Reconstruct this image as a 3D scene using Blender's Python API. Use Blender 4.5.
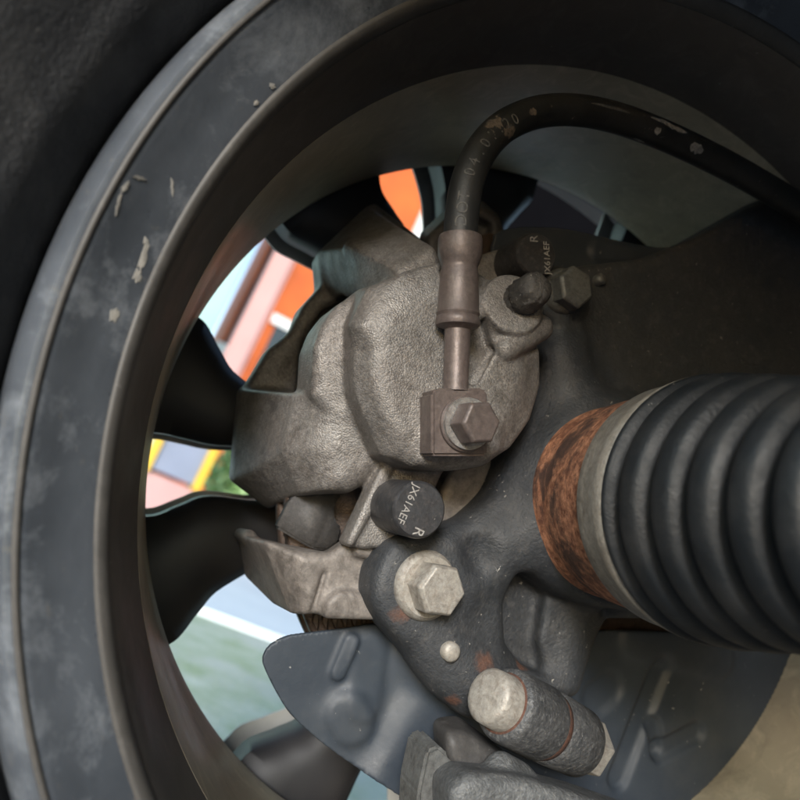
import bpy, bmesh, math, random
import numpy as np
from mathutils import Vector, Matrix

random.seed(4)
RNG = np.random.default_rng(4)
for o in list(bpy.data.objects):
    bpy.data.objects.remove(o)
SC = bpy.context.scene
COL = SC.collection

# ------------------------------------------------------------------ camera
# World: Y runs along the wheel axle (towards the outside of the car), Z is up.
F_PX = 700.0                       # focal length in pixels of an 800 px frame
_a = np.array([(130 - 400) / F_PX, 1.0, -(463 - 400) / F_PX]); _a /= np.linalg.norm(_a)
_t = math.radians(27.0)            # the camera was rolled
_v = np.array([math.sin(_t), 0, math.cos(_t)]); _v -= (_v @ _a) * _a; _v /= np.linalg.norm(_v)
_u = np.cross(_a, _v)
M3 = np.stack([_u, _a, _v])        # camera axes (right, forward, up) -> world
cam_data = bpy.data.cameras.new('camera')
cam = bpy.data.objects.new('camera', cam_data); COL.objects.link(cam)
right = Vector(M3[:, 0]); fwd = Vector(M3[:, 1]); upv = Vector(M3[:, 2])
cam.matrix_world = Matrix(((right.x, upv.x, -fwd.x, 0), (right.y, upv.y, -fwd.y, 0), (right.z, upv.z, -fwd.z, 0), (0, 0, 0, 1)))
cam_data.sensor_width = 36.0
cam_data.lens = 36.0 * F_PX / 800.0
cam_data.clip_start = 0.01; cam_data.clip_end = 500
cam_data.dof.use_dof = True
cam_data.dof.focus_distance = 0.262
cam_data.dof.aperture_fstop = 10.0
SC.camera = cam

# ------------------------------------------------------------------ light
SUN_EL, SUN_AZ = math.radians(15), math.radians(211)     # azimuth clockwise from +Y
world = bpy.data.worlds.new('World'); SC.world = world; world.use_nodes = True
wn = world.node_tree.nodes; wl = world.node_tree.links
bg = wn['Background']
sky = wn.new('ShaderNodeTexSky'); sky.sky_type = 'NISHITA'; sky.sun_disc = False
sky.sun_elevation = SUN_EL; sky.sun_rotation = SUN_AZ
sky.air_density = 1.0; sky.dust_density = 0.3; sky.ozone_density = 1.0
wl.new(sky.outputs[0], bg.inputs[0]); bg.inputs[1].default_value = 0.14
sun_data = bpy.data.lights.new('sun', 'SUN'); sun_data.energy = 1.5; sun_data.angle = math.radians(14)
sun_data.color = (1.0, 0.985, 0.97)
sun = bpy.data.objects.new('sun', sun_data); COL.objects.link(sun)
sd = Vector((math.sin(SUN_AZ) * math.cos(SUN_EL), math.cos(SUN_AZ) * math.cos(SUN_EL), math.sin(SUN_EL)))
sun.rotation_euler = sd.to_track_quat('Z', 'Y').to_euler()
sun.location = sd * 3
SC.view_settings.view_transform = 'Standard'; SC.view_settings.look = 'None'
SC.view_settings.gamma = 1.0; SC.view_settings.use_curve_mapping = False
SC.view_settings.exposure = 1.5
SC.render.engine = 'CYCLES'

# ------------------------------------------------------------------ geometry helpers
WC = (0.18697, 0.06465)            # wheel centre (x, z)

def PX(px, py, w):
    """point on the plane y = w (metres along the axle) that shows at this photo pixel"""
    d = M3 @ np.array([(px - 400) / F_PX, 1.0, -(py - 400) / F_PX])
    return d * (w / d[1])

def PV(px, py, w):
    return Vector(PX(px, py, w))

IR = Vector((M3[0, 0], 0, M3[2, 0])).normalized()     # picture-right within the wheel plane
IU = Vector((M3[0, 2], 0, M3[2, 2])).normalized()     # picture-up within the wheel plane

def tag(o, label=None, cat=None, group=None, kind=None):
    if label: o['label'] = label
    if cat: o['category'] = cat
    if group: o['group'] = group
    if kind: o['kind'] = kind
    return o

def empty(name, loc, label, cat, group=None):
    o = bpy.data.objects.new(name, None); COL.objects.link(o)
    o.empty_display_size = 0.02
    o.location = Vector(loc)
    return tag(o, label, cat, group)

def link(name, me, mat, parent=None, smooth=True):
    o = bpy.data.objects.new(name, me); COL.objects.link(o)
    if mat is not None:
        me.materials.clear(); me.materials.append(mat)
    if smooth:
        me.polygons.foreach_set('use_smooth', [True] * len(me.polygons))
    if parent is not None:
        o.parent = parent
        loc = Vector((0, 0, 0)); p = parent
        while p is not None:
            loc += p.location; p = p.parent
        o.location = -loc
    return o

def mesh_pd(name, verts, faces):
    me = bpy.data.meshes.new(name); me.from_pydata([tuple(v) for v in verts], [], faces); me.update()
    return me

def fixn(me):
    bm = bmesh.new(); bm.from_mesh(me); bmesh.ops.recalc_face_normals(bm, faces=bm.faces[:]); bm.to_mesh(me); bm.free()
    return me

def basis(d):
    d = Vector(d).normalized()
    h = IU if abs(d.dot(IU)) < 0.9 else Vector((0, 1, 0))
    e1 = (h - d * h.dot(d)).normalized()
    return d, e1, d.cross(e1)

def lathe(p0, d, prof, seg=48, phase=0.0, closed=False):
    """profile of (distance along d, radius); ends closed when closed is False"""
    d, e1, e2 = basis(d); p0 = Vector(p0)
    V = []; Fc = []
    for s, r in prof:
        for k in range(seg):
            t = phase + 2 * math.pi * k / seg
            V.append(p0 + d * s + e1 * (r * math.cos(t)) + e2 * (r * math.sin(t)))
    n = len(prof)
    for i in range(n - 1):
        for k in range(seg):
            k2 = (k + 1) % seg
            Fc.append((i * seg + k, i * seg + k2, (i + 1) * seg + k2, (i + 1) * seg + k))
    if closed:
        for k in range(seg):
            k2 = (k + 1) % seg
            Fc.append(((n - 1) * seg + k, (n - 1) * seg + k2, k2, k))
    else:
        Fc.append(tuple(reversed(range(seg)))); Fc.append(tuple((n - 1) * seg + k for k in range(seg)))
    return fixn(mesh_pd('m', V, Fc))

def hexhead(p0, d, r, h, phase=0.0):
    return lathe(p0, d, [(0, r), (h * 0.86, r), (h, r * 0.88)], 6, phase)

def soften(o, w=0.0005):
    b = o.modifiers.new('edge', 'BEVEL'); b.width = w; b.segments = 3; b.limit_method = 'ANGLE'; b.angle_limit = math.radians(25)
    return o

def auto_sharp(o, deg=35):
    me = o.data
    try:
        me.set_sharp_from_angle(angle=math.radians(deg))
    except Exception:
        pass
    return o

def tube(pts, rad, seg=24, sub=8, mod=None):
    P = [Vector(p) for p in pts]
    R = rad if isinstance(rad, (list, tuple)) else [rad] * len(P)
    Q = []; RR = []
    for i in range(len(P) - 1):
        p0, p1, p2, p3 = P[max(i - 1, 0)], P[i], P[i + 1], P[min(i + 2, len(P) - 1)]
        for j in range(sub):
            t = j / sub
            Q.append(0.5 * ((2 * p1) + (p2 - p0) * t + (2 * p0 - 5 * p1 + 4 * p2 - p3) * t * t + (3 * p1 - p0 - 3 * p2 + p3) * t ** 3))
            RR.append(R[i] * (1 - t) + R[i + 1] * t)
    Q.append(P[-1]); RR.append(R[-1])
    V = []; Fc = []; e = None
    for i, q in enumerate(Q):
        d = (Q[min(i + 1, len(Q) - 1)] - Q[max(i - 1, 0)]).normalized()
        if e is None:
            e = basis(d)[1]
        e = (e - d * e.dot(d)).normalized(); f = d.cross(e)
        r = RR[i]
        for k in range(seg):
            t = 2 * math.pi * k / seg
            V.append(q + e * (r * math.cos(t)) + f * (r * math.sin(t)))
    n = len(Q)
    for i in range(n - 1):
        for k in range(seg):
            k2 = (k + 1) % seg
            Fc.append((i * seg + k, i * seg + k2, (i + 1) * seg + k2, (i + 1) * seg + k))
    Fc.append(tuple(reversed(range(seg)))); Fc.append(tuple((n - 1) * seg + k for k in range(seg)))
    return fixn(mesh_pd('m', V, Fc)), Q

def box(lo, hi, bev=0.0, seg=2):
    bm = bmesh.new(); bmesh.ops.create_cube(bm, size=1)
    lo = Vector(lo); hi = Vector(hi)
    for v in bm.verts:
        v.co = Vector([lo[i] + (v.co[i] + 0.5) * (hi[i] - lo[i]) for i in range(3)])
    if bev > 0:
        bmesh.ops.bevel(bm, geom=bm.edges[:], offset=bev, segments=seg, affect='EDGES')
    bmesh.ops.recalc_face_normals(bm, faces=bm.faces[:])
    me = bpy.data.meshes.new('m'); bm.to_mesh(me); bm.free(); return me

def prism(poly, w_ref, w0, w1, bev=0.0, seg=2):
    """polygon of photo pixels laid on y = w_ref, extruded along the axle from w0 to w1"""
    pts = [PX(p[0], p[1], w_ref) for p in poly]
    bm = bmesh.new()
    A = [bm.verts.new((p[0], w0, p[2])) for p in pts]
    B = [bm.verts.new((p[0], w1, p[2])) for p in pts]
    n = len(pts)
    bm.faces.new(A); bm.faces.new(list(reversed(B)))
    for i in range(n):
        bm.faces.new((A[i], B[i], B[(i + 1) % n], A[(i + 1) % n]))
    bmesh.ops.recalc_face_normals(bm, faces=bm.faces[:])
    if bev > 0:
        bmesh.ops.bevel(bm, geom=bm.edges[:], offset=bev, segments=seg, affect='EDGES')
    me = bpy.data.meshes.new('m'); bm.to_mesh(me); bm.free(); return me

# ------------------------------------------------------------------ solid modelling: distance fields on a grid, blended with fillets
def smin(a, b, k):
    if k <= 0: return np.minimum(a, b)
    h = np.maximum(k - np.abs(a - b), 0) / k
    return np.minimum(a, b) - h * h * k * 0.25

def poly2(Xq, Zq, vx, vz):
    n = len(vx); d = None; s = None
    for i in range(n):
        j = i - 1
        ex = vx[j] - vx[i]; ez = vz[j] - vz[i]
        wx = Xq - vx[i]; wz = Zq - vz[i]
        t = np.clip((wx * ex + wz * ez) / np.maximum(ex * ex + ez * ez, 1e-14), 0, 1)
        bx = wx - ex * t; bz = wz - ez * t
        dd = bx * bx + bz * bz
        c1 = Zq >= vz[i]; c2 = Zq < vz[j]; c3 = ex * wz > ez * wx
        flip = (c1 & c2 & c3) | (~c1 & ~c2 & ~c3)
        d = dd if d is None else np.minimum(d, dd)
        s = np.where(flip, -1.0, 1.0) if s is None else np.where(flip, -s, s)
    return s * np.sqrt(d)

class Solid:
    def __init__(self, lo, hi, h):
        self.h = h; self.lo = np.array(lo) - 3 * h; hi = np.array(hi) + 3 * h
        self.n = np.ceil((hi - self.lo) / h).astype(int) + 1
        self.ax = [(self.lo[i] + h * np.arange(self.n[i])).astype(np.float32) for i in range(3)]
        self.D = np.full(self.n, 0.05, np.float32)
    def _sub(self, lo, hi, pad):
        sl = []
        for i in range(3):
            a = int(max(0, math.floor((lo[i] - pad - self.lo[i]) / self.h)))
            b = int(min(self.n[i], math.ceil((hi[i] + pad - self.lo[i]) / self.h) + 1))
            sl.append(slice(a, max(b, a + 1)))
        X = self.ax[0][sl[0]][:, None, None]; Y = self.ax[1][sl[1]][None, :, None]; Z = self.ax[2][sl[2]][None, None, :]
        return tuple(sl), X, Y, Z
    def _put(self, sl, d, k, cut):
        A = self.D[sl]
        self.D[sl] = (-smin(-A, d, k) if cut else smin(A, d, k)).astype(np.float32)
    def loft(self, secs, r=0.002, k=0.004, cut=False, world=False):
        """secs: list of (w, pixel polygon) with equal vertex counts; pixels are taken at that w"""
        ws = np.array([s[0] for s in secs])
        P = np.array([[PX(q[0], q[1], s[0])[[0, 2]] for q in s[1]] for s in secs])   # sec, vert, 2
        self._loft(ws, P, r, k, cut)
    def ext(self, poly, w_ref, w0, w1, r=0.002, k=0.004, cut=False):
        P = np.array([PX(q[0], q[1], w_ref)[[0, 2]] for q in poly])
        self._loft(np.array([w0, w1]), np.stack([P, P]), r, k, cut)
    def _loft(self, ws, P, r, k, cut):
        lo = (P[..., 0].min(), ws.min(), P[..., 1].min()); hi = (P[..., 0].max(), ws.max(), P[..., 1].max())
        sl, X, Y, Z = self._sub(lo, hi, k + 0.004)
        const = np.allclose(P[0], P[-1]) and len(ws) == 2
        if const:
            d2 = poly2(X, Z, P[0, :, 0], P[0, :, 1])
        else:
            y = Y[0, :, 0]
            vx = [np.interp(y, ws, P[:, i, 0]).astype(np.float32)[None, :, None] for i in range(P.shape[1])]
            vz = [np.interp(y, ws, P[:, i, 1]).astype(np.float32)[None, :, None] for i in range(P.shape[1])]
            d2 = poly2(X, Z, vx, vz)
        m = (ws[0] + ws[-1]) / 2; hh = abs(ws[-1] - ws[0]) / 2
        a = d2 + r; b = np.abs(Y - m) - hh + r
        d = np.minimum(np.maximum(a, b), 0) + np.sqrt(np.maximum(a, 0) ** 2 + np.maximum(b, 0) ** 2) - r
        self._put(sl, d, k, cut)
    def cyl(self, p0, p1, rad, r=0.002, k=0.004, cut=False, rad2=None):
        p0 = np.array(p0); p1 = np.array(p1); rad2 = rad if rad2 is None else rad2
        R = max(rad, rad2)
        sl, X, Y, Z = self._sub(np.minimum(p0, p1) - R, np.maximum(p0, p1) + R, k + 0.004)
        L = np.linalg.norm(p1 - p0); ax = (p1 - p0) / L
        qx, qy, qz = X - p0[0], Y - p0[1], Z - p0[2]
        s = qx * ax[0] + qy * ax[1] + qz * ax[2]
        rr = np.sqrt(np.maximum(qx * qx + qy * qy + qz * qz - s * s, 0))
        ra = rad + (rad2 - rad) * np.clip(s / L, 0, 1)
        a = rr - ra + r; b = np.abs(s - L / 2) - L / 2 + r
        d = np.minimum(np.maximum(a, b), 0) + np.sqrt(np.maximum(a, 0) ** 2 + np.maximum(b, 0) ** 2) - r
        self._put(sl, d, k, cut)
    def cap(self, p0, p1, r1, r2=None, k=0.004, cut=False):
        p0 = np.array(p0); p1 = np.array(p1); r2 = r1 if r2 is None else r2
        R = max(r1, r2)
        sl, X, Y, Z = self._sub(np.minimum(p0, p1) - R, np.maximum(p0, p1) + R, k + 0.004)
        e = p1 - p0; L2 = max(e @ e, 1e-12)
        qx, qy, qz = X - p0[0], Y - p0[1], Z - p0[2]
        t = np.clip((qx * e[0] + qy * e[1] + qz * e[2]) / L2, 0, 1)
        d = np.sqrt((qx - e[0] * t) ** 2 + (qy - e[1] * t) ** 2 + (qz - e[2] * t) ** 2) - (r1 + (r2 - r1) * t)
        self._put(sl, d, k, cut)
    def field(self, fn):
        X = self.ax[0][:, None, None]; Y = self.ax[1][None, :, None]; Z = self.ax[2][None, None, :]
        self.D = fn(X, Y, Z, self.D).astype(np.float32)
    def blur(self, n):
        for _ in range(n):
            for ax in range(3):
                A = self.D; B = A.copy()
                a = [slice(None)] * 3; b = [slice(None)] * 3; c = [slice(None)] * 3
                a[ax] = slice(1, -1); b[ax] = slice(0, -2); c[ax] = slice(2, None)
                B[tuple(a)] = 0.5 * A[tuple(a)] + 0.25 * (A[tuple(b)] + A[tuple(c)])
                self.D = B
    def mesh(self, name):
        D = self.D.copy()
        D[0] = D[-1] = 0.01; D[:, 0] = D[:, -1] = 0.01; D[:, :, 0] = D[:, :, -1] = 0.01
        ins = D < 0
        nx, ny, nz = D.shape
        cnt = np.zeros((nx - 1, ny - 1, nz - 1), np.uint8)
        for dx in (0, 1):
            for dy in (0, 1):
                for dz in (0, 1):
                    cnt += ins[dx:nx - 1 + dx, dy:ny - 1 + dy, dz:nz - 1 + dz]
        act = (cnt > 0) & (cnt < 8)
        idx = np.full(act.shape, -1, np.int64)
        I, J, K = np.nonzero(act); N = len(I); idx[I, J, K] = np.arange(N)
        acc = np.zeros((N, 3)); c = np.zeros(N)
        for (ax, offs) in ((0, [(0, 0, 0), (0, 1, 0), (0, 0, 1), (0, 1, 1)]), (1, [(0, 0, 0), (1, 0, 0), (0, 0, 1), (1, 0, 1)]), (2, [(0, 0, 0), (1, 0, 0), (0, 1, 0), (1, 1, 0)])):
            st = [0, 0, 0]; st[ax] = 1
            for of in offs:
                a = D[I + of[0], J + of[1], K + of[2]]; b = D[I + of[0] + st[0], J + of[1] + st[1], K + of[2] + st[2]]
                m = (a < 0) != (b < 0)
                t = np.where(m, a / np.where(m, a - b, 1), 0)
                p = np.stack([of[0] + st[0] * t, of[1] + st[1] * t, of[2] + st[2] * t], 1)
                acc += p * m[:, None]; c += m
        V = self.lo + (np.stack([I, J, K], 1) + acc / c[:, None]) * self.h
        Q = []
        for ax in range(3):
            sa = [slice(1, -1)] * 3; sa[ax] = slice(0, -1); sb = [slice(1, -1)] * 3; sb[ax] = slice(1, None)
            A = ins[tuple(sa)]; B = ins[tuple(sb)]
            i0, j0, k0 = np.nonzero(A != B)
            o = [1, 1, 1]; o[ax] = 0
            g = np.stack([i0 + o[0], j0 + o[1], k0 + o[2]], 1)
            fl = A[i0, j0, k0]
            e1 = [0, 0, 0]; e2 = [0, 0, 0]; e1[(ax + 1) % 3] = 1; e2[(ax + 2) % 3] = 1
            e1 = np.array(e1); e2 = np.array(e2)
            def at(q): return idx[q[:, 0], q[:, 1], q[:, 2]]
            q = np.stack([at(g - e1 - e2), at(g - e2), at(g), at(g - e1)], 1)
            q[~fl] = q[~fl][:, ::-1]
            Q.append(q)
        Q = np.concatenate(Q)
        me = bpy.data.meshes.new(name)
        me.vertices.add(N); me.vertices.foreach_set('co', V.astype(np.float32).ravel())
        me.loops.add(len(Q) * 4); me.loops.foreach_set('vertex_index', Q.astype(np.int32).ravel())
        me.polygons.add(len(Q)); me.polygons.foreach_set('loop_start', np.arange(0, len(Q) * 4, 4, dtype=np.int32))
        me.update(calc_edges=True); me.validate()
        return me

def smooth_poly(P, sub=5):
    P = [np.array(p, float) for p in P]; n = len(P); out = []
    for i in range(n):
        p0, p1, p2, p3 = P[i - 1], P[i], P[(i + 1) % n], P[(i + 2) % n]
        for j in range(sub):
            t = j / sub
            q = 0.5 * (2 * p1 + (p2 - p0) * t + (2 * p0 - 5 * p1 + 4 * p2 - p3) * t * t + (3 * p1 - p0 - 3 * p2 + p3) * t ** 3)
            out.append(tuple(0.7 * q + 0.3 * (p1 + (p2 - p1) * t)))
    return out

def bounds(ps, w0, w1):
    P = np.array([PX(p[0], p[1], w) for p in ps for w in (w0, w1)])
    return (P[:, 0].min(), w0, P[:, 2].min()), (P[:, 0].max(), w1, P[:, 2].max())

# ------------------------------------------------------------------ materials
class MatB:
    def __init__(self, name):
        self.m = bpy.data.materials.new(name); self.m.use_nodes = True
        self.t = self.m.node_tree; self.b = self.t.nodes['Principled BSDF']
        self.tc = self.t.nodes.new('ShaderNodeTexCoord')
    def n(self, typ, **kw):
        nd = self.t.nodes.new(typ)
        for k, v in kw.items():
            if k in ('op', 'operation'): nd.operation = v
            elif hasattr(nd, k) and k not in nd.inputs: setattr(nd, k, v)
            else: nd.inputs[k].default_value = v
        return nd
    def l(self, a, b): self.t.links.new(a, b)
    def noise(self, scale, detail=4, rough=0.6, coord='Object', dist=0.0):
        nd = self.n('ShaderNodeTexNoise', Scale=scale, Detail=detail, Roughness=rough, Distortion=dist)
        self.l(self.tc.outputs[coord], nd.inputs['Vector']); return nd.outputs['Fac']
    def ramp(self, fac, lo, hi, c0=0.0, c1=1.0):
        nd = self.n('ShaderNodeMapRange'); nd.clamp = True
        nd.inputs['From Min'].default_value = lo; nd.inputs['From Max'].default_value = hi
        nd.inputs['To Min'].default_value = c0; nd.inputs['To Max'].default_value = c1
        self.l(fac, nd.inputs['Value']); return nd.outputs[0]
    def mix(self, fac, a, b):
        nd = self.t.nodes.new('ShaderNodeMix'); nd.data_type = 'RGBA'
        for s, v in ((nd.inputs[6], a), (nd.inputs[7], b)):
            if isinstance(v, tuple): s.default_value = (*v, 1)
            else: self.l(v, s)
        if isinstance(fac, float): nd.inputs[0].default_value = fac
        else: self.l(fac, nd.inputs[0])
        return nd.outputs[2]
    def mul(self, a, b):
        nd = self.n('ShaderNodeMath', op='MULTIPLY')
        for i, v in enumerate((a, b)):
            if isinstance(v, float): nd.inputs[i].default_value = v
            else: self.l(v, nd.inputs[i])
        return nd.outputs[0]
    def add(self, a, b):
        nd = self.n('ShaderNodeMath', op='ADD')
        for i, v in enumerate((a, b)):
            if isinstance(v, float): nd.inputs[i].default_value = v
            else: self.l(v, nd.inputs[i])
        return nd.outputs[0]
    def specks(self, scale, thr):
        a = self.ramp(self.noise(scale * 1.6, 4, 0.6, dist=0.4), 0.74 - thr * 0.3, 0.77 - thr * 0.3)
        b = self.ramp(self.noise(scale * 0.25, 3, 0.6), 0.45, 0.62)
        return self.mul(a, b)
    def bump(self, h, strength, dist=0.001, prev=None):
        nd = self.n('ShaderNodeBump', Strength=strength, Distance=dist)
        self.l(h, nd.inputs['Height'])
        if prev is not None: self.l(prev, nd.inputs['Normal'])
        self.l(nd.outputs[0], self.b.inputs['Normal']); return nd.outputs[0]
    def set(self, col=None, rough=None, metal=None, spec=None):
        for nm, v in (('Base Color', col), ('Roughness', rough), ('Metallic', metal), ('Specular IOR Level', spec)):
            if v is None: continue
            if isinstance(v, tuple): self.b.inputs[nm].default_value = (*v, 1)
            elif isinstance(v, (float, int)): self.b.inputs[nm].default_value = v
            else: self.l(v, self.b.inputs[nm])
        return self

def cast_iron(name, c1, c2, c3, grain=900, gs=0.5, metal=0.35, rough=(0.38, 0.62), speck=0.0, big=35, stains=(), sand=False):
    m = MatB(name)
    col = m.mix(m.ramp(m.noise(big, 5, 0.6), 0.35, 0.68), c1, c2)
    col = m.mix(m.mul(m.ramp(m.noise(big * 4.5, 4, 0.7), 0.52, 0.75), 0.75), col, c3)
    g = m.noise(grain, 3, 0.6)
    col = m.mix(m.ramp(g, 0.35, 0.7, 0.0, 0.35), col, c2)
    fine = m.noise(420, 8, 0.75)
    hv = m.n('ShaderNodeHueSaturation'); m.l(col, hv.inputs['Color']); m.l(m.ramp(fine, 0.3, 0.7, 0.68, 1.3), hv.inputs['Value']); col = hv.outputs[0]
    sm = m.ramp(m.noise(big * 1.6, 8, 0.7, dist=1.5), 0.50, 0.66, 0.0, 0.55)
    col = m.mix(sm, col, tuple(x * 0.55 for x in c3) if c3[0] < c1[0] else tuple(x * 0.7 for x in c2))
    if speck > 0:
        col = m.mix(m.mul(m.specks(260, speck), 0.7), col, (0.5, 0.47, 0.42))
    for (sx, sr) in stains:                       # rust that has run from a seam
        vd = m.n('ShaderNodeVectorMath', op='DISTANCE'); m.l(m.tc.outputs['Object'], vd.inputs[0]); vd.inputs[1].default_value = tuple(float(q) for q in sx)
        f = m.add(m.ramp(vd.outputs['Value'], 0.0, sr, 1.0, 0.0), m.ramp(m.noise(220, 5, 0.7), 0.2, 0.8, -0.5, 0.25))
        col = m.mix(m.ramp(f, 0.2, 0.6, 0.0, 0.85), col, (0.12, 0.058, 0.038))
    m.set(col, m.ramp(m.noise(big * 3, 4), 0.3, 0.7, *rough), metal)
    if sand:                                       # sand-cast skin: pits and bright high spots
        vo = m.n('ShaderNodeTexVoronoi', Scale=1350.0); m.l(m.tc.outputs['Object'], vo.inputs['Vector'])
        rr = m.ramp(vo.outputs['Distance'], 0.1, 0.7)
        sp = m.n('ShaderNodeSeparateColor'); m.l(vo.outputs['Color'], sp.inputs[0])
        dim = m.ramp(sp.outputs[0], 0.0, 1.0, 0.80, 1.16)
        hs_ = m.n('ShaderNodeHueSaturation'); m.l(col, hs_.inputs['Color']); m.l(dim, hs_.inputs['Value']); m.l(hs_.outputs[0], m.b.inputs['Base Color'])
        g = m.add(m.mul(rr, -0.8), m.add(g, m.mul(sp.outputs[1], 0.5)))
    b = m.bump(g, gs, 0.0007)
    m.bump(m.noise(big * 5, 4), 0.10, 0.003, b)
    return m.m

MAT = {}
MAT['caliper'] = cast_iron('cast_caliper', (0.24, 0.229, 0.215), (0.19, 0.171, 0.156), (0.13, 0.110, 0.097), 2100, 0.30, 0.3, (0.36, 0.6), 0.0, 35, (), True)
MAT['bracket'] = cast_iron('cast_bracket', (0.245, 0.22, 0.198), (0.18, 0.158, 0.14), (0.10, 0.085, 0.075), 1100, 0.25, 0.2, (0.5, 0.7))
MAT['knuckle'] = cast_iron('dark_knuckle', (0.028, 0.032, 0.037), (0.040, 0.042, 0.045), (0.084, 0.081, 0.078), 800, 0.6, 0.0, (0.5, 0.72), 0.22, 35,
                           [(PX(482, 662, 0.252), 0.008), (PX(520, 664, 0.262), 0.007), (PX(452, 700, 0.255), 0.006), (PX(400, 612, 0.254), 0.007)])
MAT['clamp'] = cast_iron('weathered_clamp', (0.13, 0.13, 0.13), (0.06, 0.062, 0.065), (0.30, 0.30, 0.29), 600, 0.9, 0.3, (0.45, 0.65), 0.2, 130)
MAT['arm'] = cast_iron('grey_arm', (0.16, 0.165, 0.165), (0.09, 0.093, 0.095), (0.30, 0.30, 0.29), 700, 0.8, 0.2, (0.45, 0.65), 0.2, 70)
MAT['fitting'] = cast_iron('brown_fitting', (0.16, 0.125, 0.115), (0.125, 0.10, 0.09), (0.20, 0.17, 0.15), 1200, 0.08, 0.3, (0.38, 0.55))
MAT['bolt'] = cast_iron('zinc_bolt', (0.42, 0.40, 0.36), (0.34, 0.31, 0.27), (0.25, 0.20, 0.16), 1500, 0.15, 0.3, (0.45, 0.65), 0.0, 120)
MAT['bolt_dark'] = cast_iron('dull_bolt', (0.16, 0.165, 0.16), (0.13, 0.13, 0.125), (0.09, 0.085, 0.08), 1500, 0.1, 0.3, (0.4, 0.6), 0.0, 120)
MAT['washer'] = cast_iron('pale_washer', (0.42, 0.42, 0.41), (0.34, 0.31, 0.29), (0.2, 0.16, 0.14), 1500, 0.05, 0.6, (0.3, 0.5), 0.0, 150)
MAT['strap'] = cast_iron('boot_clamp', (0.30, 0.28, 0.245), (0.25, 0.225, 0.19), (0.17, 0.14, 0.11), 1300, 0.06, 0.2, (0.35, 0.5), 0.0, 60)
MAT['pad'] = cast_iron('pad_plate', (0.075, 0.072, 0.07), (0.06, 0.056, 0.053), (0.12, 0.11, 0.10), 800, 0.2, 0.1, (0.55, 0.75), 0.15)
MAT['cap'] = cast_iron('black_pin', (0.05, 0.052, 0.056), (0.045, 0.043, 0.045), (0.13, 0.115, 0.105), 1500, 0.06, 0.2, (0.35, 0.5), 0.2, 90)
MAT['disc'] = cast_iron('disc_edge', (0.07, 0.055, 0.045), (0.10, 0.065, 0.048), (0.035, 0.03, 0.028), 900, 0.3, 0.4)

def mk_rust():
    m = MatB('rust')
    n1 = m.noise(260, 6, 0.75); n2 = m.noise(90, 4, 0.6)
    col = m.mix(m.ramp(n1, 0.38, 0.62), (0.16, 0.058, 0.03), (0.58, 0.27, 0.15))
    col = m.mix(m.ramp(n2, 0.52, 0.66), col, (0.16, 0.065, 0.038))
    col = m.mix(m.ramp(m.noise(400, 4, 0.7), 0.60, 0.72, 0, 0.8), col, (0.50, 0.27, 0.17))
    col = m.mix(m.ramp(m.noise(42, 6, 0.7, dist=0.6), 0.47, 0.58, 0, 0.85), col, (0.055, 0.034, 0.028))
    m.set(col, 0.85, 0.0); m.bump(n1, 0.5, 0.0015); return m.m
MAT['rust'] = mk_rust()
MAT['rust_dark'] = cast_iron('dark_rust', (0.11, 0.045, 0.028), (0.06, 0.032, 0.024), (0.20, 0.10, 0.06), 900, 0.4, 0.0, (0.7, 0.9), 0.0, 150)

def mk_rubber(name, c, dust, rough, speck=0.15, bumpy=0.1):
    m = MatB(name)
    col = m.mix(m.ramp(m.noise(45, 5, 0.65), 0.42, 0.75), c, dust)
    col = m.mix(m.mul(m.specks(200, speck), 0.6), col, (0.4, 0.38, 0.35))
    m.set(col, m.ramp(m.noise(110, 3), 0.3, 0.7, rough - 0.08, rough + 0.1), 0.0)
    m.bump(m.noise(600, 4, 0.6), bumpy, 0.001); return m.m
MAT['boot'] = mk_rubber('boot_rubber', (0.007, 0.009, 0.011), (0.026, 0.026, 0.026), 0.55, 0.16, 0.25)
MAT['bleed'] = mk_rubber('bleed_rubber', (0.035, 0.032, 0.03), (0.09, 0.08, 0.07), 0.6, 0.4, 0.6)
MAT['tyre'] = mk_rubber('tyre_rubber', (0.012, 0.013, 0.015), (0.04, 0.04, 0.041), 0.6, 0.14, 0.5)
MAT['liner'] = mk_rubber('liner_plastic', (0.02, 0.02, 0.02), (0.03, 0.03, 0.03), 0.7)

def mk_hose():
    m = MatB('hose_rubber')
    col = m.mix(m.ramp(m.noise(60, 4), 0.4, 0.7), (0.014, 0.015, 0.015), (0.03, 0.03, 0.03))
    d = m.ramp(m.noise(140, 5, 0.7, dist=0.6), 0.63, 0.70)
    col = m.mix(m.mul(d, 0.7), col, (0.26, 0.22, 0.18))
    m.set(col, 0.5, 0.0); m.bump(m.noise(700, 4), 0.2, 0.0008); return m.m
MAT['hose'] = mk_hose()

def mk_shield():
    m = MatB('shield_paint')
    n = m.noise(22, 5, 0.6)
    col = m.mix(m.ramp(n, 0.35, 0.7), (0.026, 0.035, 0.048), (0.047, 0.058, 0.072))
    col = m.mix(m.ramp(m.noise(12, 5, 0.7), 0.52, 0.72, 0, 0.55), col, (0.085, 0.088, 0.088))
    col = m.mix(m.mul(m.specks(230, 0.16), 0.8), col, (0.55, 0.53, 0.48))
    m.set(col, m.ramp(m.noise(60, 4), 0.3, 0.7, 0.45, 0.65), 0.0); m.bump(m.noise(420, 4), 0.12, 0.001); return m.m
MAT['shield'] = mk_shield()

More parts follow.
